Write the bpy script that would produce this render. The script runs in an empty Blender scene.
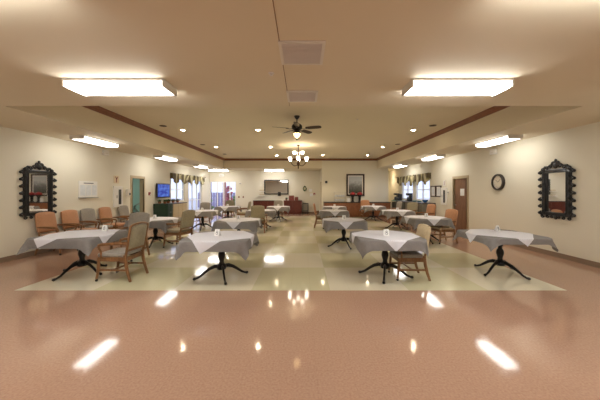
import bpy, bmesh, math, random
from mathutils import Vector, Matrix
R = math.radians
C = bpy.context.scene.collection
# ------------------------------------------------------------------ materials
def lin(c):
    return tuple(((v/255)/12.92 if v/255 <= .04045 else ((v/255+.055)/1.055)**2.4) for v in c)
def mat(name, rgb, rough=.6, metal=0, var=0, scale=8, bump=0, bscale=60, coat=0, emit=None, es=0, spec=.5, sheen=0):
    m = bpy.data.materials.new(name); m.use_nodes = True
    nt = m.node_tree; b = nt.nodes['Principled BSDF']
    col = lin(rgb)
    b.inputs['Base Color'].default_value = (*col, 1)
    b.inputs['Roughness'].default_value = rough
    b.inputs['Metallic'].default_value = metal
    b.inputs['Coat Weight'].default_value = coat
    b.inputs['Specular IOR Level'].default_value = spec
    b.inputs['Sheen Weight'].default_value = sheen
    tc = nt.nodes.new('ShaderNodeTexCoord')
    if var:
        n = nt.nodes.new('ShaderNodeTexNoise'); n.inputs['Scale'].default_value = scale; n.inputs['Detail'].default_value = 4
        r = nt.nodes.new('ShaderNodeValToRGB')
        r.color_ramp.elements[0].position = .3; r.color_ramp.elements[1].position = .7
        r.color_ramp.elements[0].color = (*[c*(1-var) for c in col], 1)
        r.color_ramp.elements[1].color = (*[min(1, c*(1+var)) for c in col], 1)
        nt.links.new(tc.outputs['Object'], n.inputs['Vector']); nt.links.new(n.outputs['Fac'], r.inputs[0])
        nt.links.new(r.outputs[0], b.inputs['Base Color'])
    if bump:
        n = nt.nodes.new('ShaderNodeTexNoise'); n.inputs['Scale'].default_value = bscale
        bp = nt.nodes.new('ShaderNodeBump'); bp.inputs['Strength'].default_value = bump; bp.inputs['Distance'].default_value = .01
        nt.links.new(tc.outputs['Object'], n.inputs['Vector']); nt.links.new(n.outputs['Fac'], bp.inputs['Height'])
        nt.links.new(bp.outputs[0], b.inputs['Normal'])
    if emit:
        b.inputs['Emission Color'].default_value = (*lin(emit), 1); b.inputs['Emission Strength'].default_value = es
    return m
def wood(name, c1, c2, rough=.4, scale=6):
    m = mat(name, c1, rough); nt = m.node_tree; b = nt.nodes['Principled BSDF']
    tc = nt.nodes.new('ShaderNodeTexCoord'); mp = nt.nodes.new('ShaderNodeMapping'); mp.inputs['Scale'].default_value = (1, 1, .25)
    n = nt.nodes.new('ShaderNodeTexNoise'); n.inputs['Scale'].default_value = scale*4; n.inputs['Detail'].default_value = 5; n.inputs['Distortion'].default_value = 1.2
    r = nt.nodes.new('ShaderNodeValToRGB'); r.color_ramp.elements[0].color = (*lin(c1), 1); r.color_ramp.elements[1].color = (*lin(c2), 1)
    r.color_ramp.elements[0].position = .35; r.color_ramp.elements[1].position = .65
    nt.links.new(tc.outputs['Object'], mp.inputs[0]); nt.links.new(mp.outputs[0], n.inputs['Vector'])
    nt.links.new(n.outputs['Fac'], r.inputs[0]); nt.links.new(r.outputs[0], b.inputs['Base Color'])
    return m
M = {}
M['wall'] = mat('cream_wall_paint', (228, 222, 203), .75, var=.015, scale=.7, bump=.05, bscale=120)
M['ceil'] = mat('beige_ceiling_paint', (224, 213, 188), .8, var=.02, scale=.6, bump=.05, bscale=100)
M['base'] = mat('brown_vinyl_baseboard', (140, 118, 98), .45)
M['crown'] = wood('brown_crown_wood', (112, 66, 42), (138, 84, 54), .45)
M['oak'] = wood('oak_chair_wood', (112, 78, 48), (138, 98, 62), .35)
M['sage'] = mat('sage_grey_upholstery', (148, 138, 112), .85, var=.12, scale=30, bump=.3, bscale=300, sheen=.2)
M['grey_fab'] = mat('warm_grey_upholstery', (150, 143, 132), .85, var=.1, scale=30, bump=.3, bscale=300, sheen=.2)
M['orange'] = mat('orange_tan_upholstery', (182, 132, 94), .8, var=.08, scale=30, bump=.2, bscale=300, sheen=.2)
M['beige_fab'] = mat('beige_upholstery', (190, 172, 138), .85, var=.08, scale=30, bump=.2, bscale=300)
M['dark_fab'] = mat('dark_green_grey_upholstery', (72, 74, 68), .8, var=.1, scale=30)
M['iron'] = mat('black_cast_iron', (22, 20, 20), .35, .3, bump=.1)
M['black'] = mat('black_plastic', (24, 24, 25), .4)
M['rubber'] = mat('caster_rubber', (50, 46, 42), .5)
M['greycloth'] = mat('grey_tablecloth_fabric', (128, 124, 121), .85, var=.05, scale=25, bump=.15, bscale=400)
M['whitecloth'] = mat('white_overlay_fabric', (216, 216, 222), .8, bump=.1, bscale=400)
M['white'] = mat('white_painted', (238, 236, 230), .5)
M['card'] = mat('white_card', (240, 239, 236), .6)
M['ink'] = mat('grey_print', (92, 92, 100), .6)
M['mirror'] = mat('mirror_silver', (225, 225, 225), .02, 1)
M['gloss_black'] = mat('glossy_black_lacquer', (13, 14, 14), .35, coat=.15)
M['dark_frame'] = wood('dark_walnut_frame', (44, 26, 18), (62, 38, 26), .35)
M['mahog'] = wood('mahogany', (84, 34, 24), (112, 50, 34), .35)
M['redwood'] = wood('reddish_counter_wood', (116, 72, 46), (140, 90, 58), .4)
M['door'] = wood('brown_door_veneer', (120, 86, 64), (138, 102, 78), .45, 2)
M['doorframe'] = mat('taupe_door_frame_paint', (188, 170, 138), .5)
M['green_cab'] = mat('dark_green_paint', (32, 62, 48), .45, var=.1)
M['cream_cab'] = mat('cream_cabinet_paint', (206, 190, 156), .5)
M['grey_cab'] = mat('grey_taupe_laminate', (118, 112, 98), .5, var=.05)
M['counter'] = mat('dark_countertop', (66, 62, 58), .3, var=.2, scale=60)
M['metal'] = mat('brushed_metal', (180, 178, 172), .3, 1)
M['brass'] = mat('bronze_metal', (70, 48, 30), .4, .8)
M['teal'] = mat('teal_wall_paint', (176, 210, 200), .7)
M['tealplastic'] = mat('teal_plastic', (110, 160, 160), .4)
M['red'] = mat('red_plastic', (140, 30, 34), .4)
M['blue'] = mat('blue_glass', (60, 110, 170), .15, coat=.5)
M['leaf'] = mat('green_leaf', (62, 92, 48), .5, var=.3, scale=20)
M['leafout'] = mat('outdoor_foliage', (110, 140, 90), .6, var=.3, scale=9)
M['redleaf'] = mat('red_flowering_foliage', (170, 84, 96), .6, var=.3, scale=9)
M['pot'] = mat('terracotta', (150, 96, 70), .7)
M['vent'] = mat('vent_grille_paint', (226, 220, 216), .5)
M['ventdark'] = mat('vent_slot_dark', (196, 188, 184), .7)
M['concrete'] = mat('patio_concrete', (200, 198, 196), .8, var=.1, scale=3)
M['paper'] = mat('paper', (235, 235, 232), .7)
M['acrylic'] = mat('pale_acrylic_prints', (222, 226, 228), .3, var=.06, scale=14)
M['clockface'] = mat('clock_face_cream', (226, 216, 196), .4)
M['clockrim'] = mat('clock_rim_dark', (48, 40, 34), .35)
M['brick'] = mat('patio_pillar_brick', (178, 120, 112), .8, var=.2, scale=5)
M['blade'] = wood('dark_walnut_fan_blade', (40, 24, 16), (62, 38, 26), .45)
M['tint'] = mat('smoked_glass', (70, 74, 80), .1, coat=.5)
M['housing'] = mat('fixture_housing_white', (225, 220, 210), .4)
M['lens'] = mat('lit_acrylic_diffuser', (250, 250, 250), .5, emit=(255, 252, 248), es=14)
M['lens_side'] = mat('lit_acrylic_diffuser_dimmed', (250, 250, 250), .5, emit=(255, 252, 246), es=6.5)  # same diffuser as lens, emission turned down to calm hot spots on walls
M['bulb'] = mat('lit_downlight_lamp', (255, 250, 240), .5, emit=(255, 232, 196), es=70)
M['shade'] = mat('lit_frosted_glass_shade', (250, 245, 235), .4, emit=(255, 238, 214), es=8)
M['bowl'] = mat('lit_amber_bowl', (250, 235, 200), .4, emit=(255, 214, 150), es=4)
def glass_mat():
    m = bpy.data.materials.new('clear_window_glass'); m.use_nodes = True; nt = m.node_tree; nt.nodes.clear()
    o = nt.nodes.new('ShaderNodeOutputMaterial'); t = nt.nodes.new('ShaderNodeBsdfTransparent'); g = nt.nodes.new('ShaderNodeBsdfGlossy')
    g.inputs['Roughness'].default_value = .02; mx = nt.nodes.new('ShaderNodeMixShader'); f = nt.nodes.new('ShaderNodeLayerWeight'); f.inputs['Blend'].default_value = .5
    pw = nt.nodes.new('ShaderNodeMath'); pw.operation = 'POWER'; pw.inputs[1].default_value = 5; nt.links.new(f.outputs['Facing'], pw.inputs[0])
    ad = nt.nodes.new('ShaderNodeMath'); ad.operation = 'MULTIPLY_ADD'; ad.inputs[1].default_value = .5; ad.inputs[2].default_value = .04; nt.links.new(pw.outputs[0], ad.inputs[0])
    nt.links.new(ad.outputs[0], mx.inputs[0]); nt.links.new(t.outputs[0], mx.inputs[1]); nt.links.new(g.outputs[0], mx.inputs[2]); nt.links.new(mx.outputs[0], o.inputs[0])
    return m
M['glass'] = glass_mat()
# --- floor: pink terrazzo field with a rectangle of large cream / pale green squares
FX0, FX1, FY0, FY1, T = -4.46, 4.08, 4.09, 16.29, 1.22
def floor_mat():
    m = bpy.data.materials.new('polished_floor_tiles'); m.use_nodes = True; nt = m.node_tree; b = nt.nodes['Principled BSDF']
    g = nt.nodes.new('ShaderNodeNewGeometry'); s = nt.nodes.new('ShaderNodeSeparateXYZ'); nt.links.new(g.outputs['Position'], s.inputs[0])
    def mth(op, a, b_=None):
        n = nt.nodes.new('ShaderNodeMath'); n.operation = op
        for i, v in enumerate((a, b_)):
            if v is None: continue
            if isinstance(v, (int, float)): n.inputs[i].default_value = v
            else: nt.links.new(v, n.inputs[i])
        return n.outputs[0]
    X, Y = s.outputs[0], s.outputs[1]
    ix = mth('FLOOR', mth('DIVIDE', mth('SUBTRACT', X, FX0), T)); iy = mth('FLOOR', mth('DIVIDE', mth('SUBTRACT', Y, FY0), T))
    par = mth('PINGPONG', mth('ADD', ix, iy), 1)
    inside = mth('MULTIPLY', mth('MULTIPLY', mth('GREATER_THAN', X, FX0), mth('LESS_THAN', X, FX1)), mth('MULTIPLY', mth('GREATER_THAN', Y, FY0), mth('LESS_THAN', Y, FY1)))
    # 12 inch tile joints, very faint
    jx = mth('LESS_THAN', mth('PINGPONG', mth('SUBTRACT', X, FX0), .1525), .0015); jy = mth('LESS_THAN', mth('PINGPONG', mth('SUBTRACT', Y, FY0), .1525), .0015)
    j = mth('MULTIPLY', mth('MAXIMUM', jx, jy), .18)
    def mix(f, a, c):
        n = nt.nodes.new('ShaderNodeMix'); n.data_type = 'RGBA'
        nt.links.new(f, n.inputs[0])
        for k, v in ((6, a), (7, c)):
            if isinstance(v, tuple): n.inputs[k].default_value = (*v, 1)
            else: nt.links.new(v, n.inputs[k])
        return n.outputs[2]
    check = mix(par, lin((212, 205, 180)), lin((199, 194, 160)))
    nz = nt.nodes.new('ShaderNodeTexNoise'); nz.inputs['Scale'].default_value = 55; nz.inputs['Detail'].default_value = 3; nt.links.new(g.outputs['Position'], nz.inputs['Vector'])
    pink = mix(nz.outputs['Fac'], lin((149, 115, 96)), lin((192, 157, 133)))
    col = mix(inside, pink, check)
    col = mix(j, col, lin((110, 90, 74)))
    nt.links.new(col, b.inputs['Base Color'])
    n2 = nt.nodes.new('ShaderNodeTexNoise'); n2.inputs['Scale'].default_value = 5; n2.inputs['Detail'].default_value = 3; nt.links.new(g.outputs['Position'], n2.inputs['Vector'])
    mr = nt.nodes.new('ShaderNodeMapRange'); mr.inputs['To Min'].default_value = .055; mr.inputs['To Max'].default_value = .1; nt.links.new(n2.outputs['Fac'], mr.inputs['Value']); nt.links.new(mr.outputs[0], b.inputs['Roughness'])
    bp = nt.nodes.new('ShaderNodeBump'); bp.inputs['Strength'].default_value = .035; bp.inputs['Distance'].default_value = .02; nt.links.new(n2.outputs['Fac'], bp.inputs['Height']); nt.links.new(bp.outputs[0], b.inputs['Normal'])
    b.inputs['Specular IOR Level'].default_value = .6
    return m
M['floor'] = floor_mat()
def picture_mat(name, top, mid, low, accent, z0, z1):
    """a painted landscape: pale sky above, dark hazy town and meadow below"""
    m = mat(name, top, .5); nt = m.node_tree; b = nt.nodes['Principled BSDF']
    tc = nt.nodes.new('ShaderNodeTexCoord'); s = nt.nodes.new('ShaderNodeSeparateXYZ'); nt.links.new(tc.outputs['Object'], s.inputs[0])
    mr = nt.nodes.new('ShaderNodeMapRange'); mr.inputs['From Min'].default_value = z0; mr.inputs['From Max'].default_value = z1; nt.links.new(s.outputs[2], mr.inputs['Value'])
    n = nt.nodes.new('ShaderNodeTexNoise'); n.inputs['Scale'].default_value = 7; n.inputs['Detail'].default_value = 6; nt.links.new(tc.outputs['Object'], n.inputs['Vector'])
    ma = nt.nodes.new('ShaderNodeMath'); ma.operation = 'MULTIPLY_ADD'; ma.inputs[1].default_value = .5; nt.links.new(n.outputs['Fac'], ma.inputs[0]); nt.links.new(mr.outputs[0], ma.inputs[2])
    r = nt.nodes.new('ShaderNodeValToRGB'); e = r.color_ramp.elements
    e[0].position = .3; e[0].color = (*lin(low), 1); e[1].position = 1; e[1].color = (*lin(top), 1)
    x = e.new(.55); x.color = (*lin(accent), 1); x = e.new(.72); x.color = (*lin(mid), 1)
    nt.links.new(ma.outputs[0], r.inputs[0]); nt.links.new(r.outputs[0], b.inputs['Base Color'])
    return m
M['valance'] = mat('olive_patterned_valance', (128, 118, 78), .85)
def valance_mat():
    m = M['valance']; nt = m.node_tree; b = nt.nodes['Principled BSDF']
    tc = nt.nodes.new('ShaderNodeTexCoord'); w = nt.nodes.new('ShaderNodeTexWave'); w.bands_direction = 'X'; w.wave_type = 'BANDS'
    w.inputs['Scale'].default_value = .6; w.inputs['Distortion'].default_value = 9; w.inputs['Detail'].default_value = 2; w.inputs['Detail Scale'].default_value = 1.5
    r = nt.nodes.new('ShaderNodeValToRGB'); e = r.color_ramp.elements
    e[0].color = (*lin((98, 86, 62)), 1); e[1].color = (*lin((196, 186, 150)), 1); e[0].position = .2; e[1].position = .85
    x = e.new(.5); x.color = (*lin((140, 134, 88)), 1)
    nt.links.new(tc.outputs['Object'], w.inputs['Vector']); nt.links.new(w.outputs['Fac'], r.inputs[0]); nt.links.new(r.outputs[0], b.inputs['Base Color'])
valance_mat()
# ------------------------------------------------------------------ geometry helpers
class MB:
    def __init__(s): s.bm = bmesh.new()
    def box(s, x0, x1, y0, y1, z0, z1):
        v = [s.bm.verts.new(p) for p in ((x0, y0, z0), (x1, y0, z0), (x1, y1, z0), (x0, y1, z0), (x0, y0, z1), (x1, y0, z1), (x1, y1, z1), (x0, y1, z1))]
        for f in ((3, 2, 1, 0), (4, 5, 6, 7), (0, 1, 5, 4), (1, 2, 6, 5), (2, 3, 7, 6), (3, 0, 4, 7)): s.bm.faces.new([v[i] for i in f])
        return s
    def lathe(s, prof, n=24, c=(0, 0, 0), axis='Z', cap=True):
        rings = []
        for r, z in prof:
            ring = []
            for k in range(n):
                a = 2*math.pi*k/n; x, y = r*math.cos(a), r*math.sin(a)
                p = {'Z': (x, y, z), 'Y': (x, -z, y), 'X': (z, x, y)}[axis]
                ring.append(s.bm.verts.new((p[0]+c[0], p[1]+c[1], p[2]+c[2])))
            rings.append(ring)
        for a, b in zip(rings, rings[1:]):
            for k in range(n): s.bm.faces.new((a[k], a[(k+1) % n], b[(k+1) % n], b[k]))
        if cap: s.bm.faces.new(rings[0][::-1]); s.bm.faces.new(rings[-1])
        return s
    def sweep(s, pts, rad, n=8, rect=False, closed=False, up=None):
        """tube along pts; rad = number, list, or list of (w,h)"""
        pts = [Vector(p) for p in pts]; N = len(pts); rings = []
        u0 = Vector(up) if up else None
        for i, p in enumerate(pts):
            if closed: t = pts[(i+1) % N]-pts[i-1]
            else: t = pts[min(i+1, N-1)]-pts[max(i-1, 0)]
            t.normalize()
            u = u0 or (Vector((0, 0, 1)) if abs(t.z) < .9 else Vector((0, 1, 0)))
            a = t.cross(u).normalized(); b = a.cross(t).normalized()
            r = rad[i] if isinstance(rad, list) else rad
            w, h = r if isinstance(r, tuple) else (r, r)
            if rect: offs = [(w, h), (-w, h), (-w, -h), (w, -h)]
            else: offs = [(w*math.cos(2*math.pi*k/n), h*math.sin(2*math.pi*k/n)) for k in range(n)]
            rings.append([s.bm.verts.new(p+a*x+b*y) for x, y in offs])
        m = len(rings[0])
        pairs = list(zip(rings, rings[1:]))
        if closed: pairs.append((rings[-1], rings[0]))
        for a, b in pairs:
            for k in range(m): s.bm.faces.new((a[k], a[(k+1) % m], b[(k+1) % m], b[k]))
        if not closed: s.bm.faces.new(rings[0][::-1]); s.bm.faces.new(rings[-1])
        return s
    def prism(s, poly, y0, y1):
        """outline poly in (x,z), extruded from y0 to y1"""
        a = [s.bm.verts.new((x, y0, z)) for x, z in poly]; b = [s.bm.verts.new((x, y1, z)) for x, z in poly]
        n = len(poly); s.bm.faces.new(a); s.bm.faces.new(b[::-1])
        for k in range(n): s.bm.faces.new((a[k], b[k], b[(k+1) % n], a[(k+1) % n]))
        return s
    def turn(s):
        for v in s.bm.verts: v.co = Vector((v.co.x, v.co.z, -v.co.y))
        return s
    def blob(s, c, r, sc=(1, 1, 1), sub=2, rng=None, jit=0):
        res = bmesh.ops.create_icosphere(s.bm, subdivisions=sub, radius=r)
        for v in res['verts']:
            k = 1+(rng.uniform(-jit, jit) if rng else 0)
            v.co = Vector((v.co.x*sc[0]*k+c[0], v.co.y*sc[1]*k+c[1], v.co.z*sc[2]*k+c[2]))
        return s
    def grid(s, fn, nu, nv):
        g = [[s.bm.verts.new(fn(i/nu, j/nv)) for j in range(nv+1)] for i in range(nu+1)]
        for i in range(nu):
            for j in range(nv): s.bm.faces.new((g[i][j], g[i+1][j], g[i+1][j+1], g[i][j+1]))
        return s
    def build(s, name, m, parent=None, smooth=True, bev=0, sub=0, solid=0, recalc=True):
        if recalc: bmesh.ops.recalc_face_normals(s.bm, faces=s.bm.faces)
        me = bpy.data.meshes.new(name); s.bm.to_mesh(me); s.bm.free()
        o = bpy.data.objects.new(name, me); C.objects.link(o); me.materials.append(m)
        if smooth:
            me.shade_smooth(); me.set_sharp_from_angle(angle=R(40))
        if parent: o.parent = parent
        if solid: x = o.modifiers.new('s', 'SOLIDIFY'); x.thickness = solid; x.offset = 1
        if bev: x = o.modifiers.new('b', 'BEVEL'); x.width = bev; x.segments = 2; x.limit_method = 'ANGLE'; x.harden_normals = False
        if sub: x = o.modifiers.new('u', 'SUBSURF'); x.levels = sub; x.render_levels = sub
        return o
def tag(o, label=None, cat=None, group=None, kind=None):
    if label: o['label'] = label
    if cat: o['category'] = cat
    if group: o['group'] = group
    if kind: o['kind'] = kind
    return o
def struct(o): return tag(o, kind='structure')
def thing(name, label, cat, loc=(0, 0, 0), rz=0, group=None):
    o = bpy.data.objects.new(name, None); C.objects.link(o); o.location = loc; o.rotation_euler = (0, 0, R(rz)); o.empty_display_size = .1
    return tag(o, label, cat, group)
KIDS = {}
def copy_tree(o, parent=None):
    c = o.copy(); C.objects.link(c)
    if parent: c.parent = parent
    for ch in [x for x in C.objects if x.parent == o]: copy_tree(ch, c)
    return c
def recolor(root, part, m):
    """give the named part of one copy its own mesh and fabric"""
    for ch in [x for x in C.objects if x.parent == root]:
        if ch.name.split('.')[0] == part:
            key = (ch.data.name, m.name)
            if key not in KIDS:
                d = ch.data.copy(); d.materials[0] = m; KIDS[key] = d
            ch.data = KIDS[key]
def slab(axis, pos, thick, u0, u1, z0, z1, holes):
    """wall slab normal to axis at pos..pos+thick with rectangular holes (u0,u1,z0,z1)"""
    b = MB(); us = sorted({u0, u1, *[h[0] for h in holes], *[h[1] for h in holes]}); zs = sorted({z0, z1, *[h[2] for h in holes], *[h[3] for h in holes]})
    nx = lambda: None
    solid = {}
    for i in range(len(us)-1):
        for j in range(len(zs)-1):
            cu, cz = (us[i]+us[i+1])/2, (zs[j]+zs[j+1])/2
            solid[i, j] = not any(h[0] < cu < h[1] and h[2] < cz < h[3] for h in holes)
    V = {}
    def v(i, j, s):
        k = (i, j, s)
        if k not in V:
            p = pos+(thick if s else 0)
            V[k] = b.bm.verts.new((p, us[i], zs[j]) if axis == 'X' else (us[i], p, zs[j]))
        return V[k]
    for (i, j), ok in solid.items():
        if not ok: continue
        for s in (0, 1): b.bm.faces.new((v(i, j, s), v(i+1, j, s), v(i+1, j+1, s), v(i, j+1, s)))
        for (di, dj, e) in ((-1, 0, ((i, j), (i, j+1))), (1, 0, ((i+1, j), (i+1, j+1))), (0, -1, ((i, j), (i+1, j))), (0, 1, ((i, j+1), (i+1, j+1)))):
            if not solid.get((i+di, j+dj), False):
                b.bm.faces.new((v(*e[0], 0), v(*e[1], 0), v(*e[1], 1), v(*e[0], 1)))
    return b
# ------------------------------------------------------------------ dimensions
XL, XR, YB, YF = -6.45, 5.9, 18.2, -5.0
HC, HT = 2.915, 3.515
TX0, TX1, TY0, TY1 = -4.85, 4.55, 4.3, 16.2
# ------------------------------------------------------------------ room shell
struct(MB().box(XL-.15, XR+.15, YF-.15, YB+.15, -.1, 0).build('floor', M['floor'], smooth=False))
b = MB()
b.box(XL-.15, TX0, YF, YB+.15, HC, HC+.1).box(TX1, XR+.15, YF, YB+.15, HC, HC+.1).box(TX0, TX1, YF, TY0, HC, HC+.1).box(TX0, TX1, TY1+.02, YB+.15, HC, HC+.1)
b.box(TX0-.1, TX0, TY0, TY1, HC+.1, HT).box(TX1, TX1+.1, TY0, TY1, HC+.1, HT).box(TX0-.1, TX1+.1, TY0-.1, TY0, HC+.1, HT).box(TX0-.1, TX1+.1, TY1+.02, TY1+.12, HC+.1, HT)
b.box(TX0-.1, TX1+.1, TY0-.1, TY1+.12, HT, HT+.1)
struct(b.build('ceiling', M['ceil'], smooth=False))
LD = (9.98, 10.72, 0, 2.05)
W1, W2 = (12.95, 14.45, 1.0, 2.25), (14.95, 16.9, .05, 2.25)
struct(slab('X', XL-.15, .15, YF, YB, 0, HC, [LD, W1, W2]).build('wall_left', M['wall'], smooth=False))
RD = (9.5, 10.37, 0, 2.03)
W3, W4 = (12.35, 13.95, 1.05, 2.25), (14.25, 15.85, 1.05, 2.25)
struct(slab('X', XR, .15, YF, YB, 0, HC, [RD, W3, W4]).build('wall_right', M['wall'], smooth=False))
GD = (-6.43, -4.6, .02, 2.2)
struct(slab('Y', YB, .15, XL-.15, XR+.15, 0, HC, [GD]).build('wall_back', M['wall'], smooth=False))
struct(MB().box(XL-.15, XR+.15, YF-.15, YF, 0, HC).build('wall_front', M['wall'], smooth=False))
PX0, PX1 = 1.16, 5.2
b = MB().box(PX0, TX1, TY1, TY1+.12, 0, HT-.001).box(TX1, PX1, TY1, TY1+.12, 0, HC-.001)
struct(b.build('wall_partition', M['wall'], smooth=False))
struct(slab('X', PX0, .12, TY1+.12, YB, 0, HC-.001, [(16.65, 17.55, 0, 2.05)]).build('wall_partition_left', M['wall'], smooth=False))
struct(MB().box(PX1-.12, PX1, TY1+.12, YB, 0, HC-.001).build('wall_partition_right', M['wall'], smooth=False))
# crown moulding round the raised tray
pr = [(0, 0), (.02, 0), (.05, .035), (.06, .06), (.1, .1), (.1, .12), (0, .12)]
b = MB(); q = [(TX0, TY0, 1, 1), (TX1, TY0, -1, 1), (TX1, TY1, -1, -1), (TX0, TY1, 1, -1)]; rings = []
for x, y, sx, sy in q: rings.append([b.bm.verts.new((x+sx*(o+.001), y+sy*(o+.001), HT-.122+z)) for o, z in pr])
for i in range(4):
    A, B = rings[i], rings[(i+1) % 4]
    for k in range(len(pr)): b.bm.faces.new((A[k], A[(k+1) % len(pr)], B[(k+1) % len(pr)], B[k]))
struct(b.build('trim_1', M['crown'], smooth=False))
def skirting(name, segs):
    b = MB()
    for s in segs: b.box(*s, .0, .11)
    struct(b.build(name, M['base'], smooth=False, bev=.003))
skirting('baseboard_left', [(XL, XL+.015, YF, 9.9), (XL, XL+.015, 10.8, 14.9), (XL, XL+.015, 16.95, YB)])
skirting('baseboard_right', [(XR-.015, XR, YF, 9.42), (XR-.015, XR, 10.45, YB)])
skirting('baseboard_back', [(GD[1]+.06, PX0, YB-.015, YB)])
skirting('baseboard_partition', [(PX0, PX1, TY1-.015, TY1), (PX0-.015, PX0, TY1, 16.58), (PX0-.015, PX0, 17.62, YB)])
# paint seam on the low ceiling (a narrow cover strip)
struct(MB().box(-.222, -.214, YF, TY0, HC-.003, HC).build('trim_2', mat('seam_strip', (140, 112, 84), .7), smooth=False))
# outside
struct(MB().box(-40, 40, -10, 60, -.35, -.12).build('ground', M['concrete'], smooth=False))
# ------------------------------------------------------------------ windows
def window(name, axis, pos, u0, u1, z0, z1, mulls, rails, depth=.15):
    def B(b, a0, a1, zz0, zz1, t0, t1):
        if axis == 'X': b.box(t0, t1, a0, a1, zz0, zz1)
        else: b.box(a0, a1, t0, t1, zz0, zz1)
    root = bpy.data.objects.new(name, None); C.objects.link(root); struct(root)
    t0, t1 = pos+.03, pos+depth-.04
    if axis == 'X': root.location = (pos+depth/2, (u0+u1)/2, z0)
    else: root.location = ((u0+u1)/2, pos+depth/2, z0)
    L = root.location
    b = MB(); B(b, u0, u0+.06, z0, z1, t0, t1); B(b, u1-.06, u1, z0, z1, t0, t1); B(b, u0+.06, u1-.06, z0, z0+.06, t0, t1); B(b, u0+.06, u1-.06, z1-.06, z1, t0, t1)
    for m in mulls: B(b, m-.03, m+.03, z0+.06, z1-.06, t0+.01, t1-.01)
    es = [u0+.06]+[m for m in mulls]+[u1-.06]
    for r in rails: B(b, u0+.06, u1-.06, r-.018, r+.018, t0+.015, t1-.015)
    f = b.build('window_frame', M['white'], root, smooth=False); f.location = -L
    b = MB(); c = (t0+t1)/2
    for a0, a1 in zip(es, es[1:]): B(b, a0+.03*(a0 != es[0]), a1-.03*(a1 != es[-1]), z0+.06, z1-.06, c-.003, c+.003)
    g = b.build('pane', M['glass'], root, smooth=False); g.location = -L
    return root
window('window_1', 'X', XL-.15, *W1, [13.7], [1.62])
window('window_2', 'X', XL-.15, *W2, [15.6, 16.25], [1.0])
window('window_3', 'X', XR, *W3, [13.15], [1.6])
window('window_4', 'X', XR, *W4, [15.05], [1.6])
w = window('door_3', 'Y', YB, *GD, [-5.9, -5.46, -5.03], [])
# ------------------------------------------------------------------ doors
def door_frame(name, x, sgn, y0, y1, zt):
    """casing on the room side of a side wall; sgn=+1 when the room lies towards +x"""
    root = bpy.data.objects.new(name, None); C.objects.link(root); struct(root); root.location = (x, (y0+y1)/2, 0)
    b = MB(); xa, xb = sorted((x-sgn*.14, x+sgn*.02))
    for a0, a1, z0, z1 in ((y0-.07, y0+.03, 0, zt+.07), (y1-.03, y1+.07, 0, zt+.07), (y0+.03, y1-.03, zt-.03, zt+.07)): b.box(xa if a0 >= y0 and a1 <= y1 else min(x, x+sgn*.02), xb if a0 >= y0 and a1 <= y1 else max(x, x+sgn*.02), a0, a1, z0, z1)
    # jamb linings
    b.box(xa, xb, y0, y0+.03, 0, zt).box(xa, xb, y1-.03, y1, 0, zt)
    f = b.build('door_frame', M['doorframe'], root, smooth=False); f.location = -root.location
    return root
r1 = door_frame('door_1', XL, 1, LD[0], LD[1], LD[3])
r2 = door_frame('door_2', XR, -1, RD[0], RD[1], RD[3])
lf = MB().box(XR+.03, XR+.075, RD[0]+.03, RD[1]-.03, .01, RD[3]-.03).build('door_leaf', M['door'], r2, smooth=False, bev=.003); lf.location = -r2.location
hb = MB().lathe([(.025, 0), (.025, .012), (.01, .014), (.01, .05)], 14, (0, 0, 0), 'X')
for v in hb.bm.verts: v.co = Vector((XR+.03-v.co.x, v.co.y+RD[1]-.1, v.co.z+1.0))
hb.sweep([(XR-.02, RD[1]-.1, 1.0), (XR-.02, RD[1]-.21, 1.0)], .011)
h = hb.build('door_handle', M['metal'], r2); h.location = -r2.location
nt_ = MB().box(XR+.022, XR+.0285, 9.74, 9.98, 1.36, 1.62).build('posted_note', M['paper'], r2, smooth=False); nt_.location = -r2.location
r4 = bpy.data.objects.new('door_4', None); C.objects.link(r4); struct(r4); r4.location = (PX0, 17.1, 0)
lf = MB().box(PX0+.03, PX0+.075, 16.66, 17.54, .01, 2.04).build('door_leaf', M['vent'], r4, smooth=False); lf.location = -r4.location
lf = MB().box(PX0-.02, PX0+.0, 16.58, 16.65, 0, 2.12).box(PX0-.02, PX0, 17.55, 17.62, 0, 2.12).box(PX0-.02, PX0, 16.65, 17.55, 2.05, 2.12).build('door_frame', M['doorframe'], r4, smooth=False); lf.location = -r4.location
# side room seen through the open doorway
b = MB().box(-9.4, XL-.15, 9.0, 9.1, 0, 2.7).box(-9.4, XL-.15, 12.6, 12.7, 0, 2.7).box(-9.5, -9.4, 9.0, 12.7, 0, 2.7)
b.box(XL-.155, XL-.15, 9.1, 9.9, 0, 2.7).box(XL-.155, XL-.15, 10.8, 12.6, 0, 2.7)
struct(b.build('wall_side_room', M['teal'], smooth=False))
struct(MB().box(-9.5, XL-.15, 9.0, 12.7, 2.7, 2.8).build('ceiling_side_room', M['ceil'], smooth=False))
struct(MB().box(-9.5, XL-.151, 9.0, 12.7, -.1, 0).build('floor_side_room', M['floor'], smooth=False))
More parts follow.
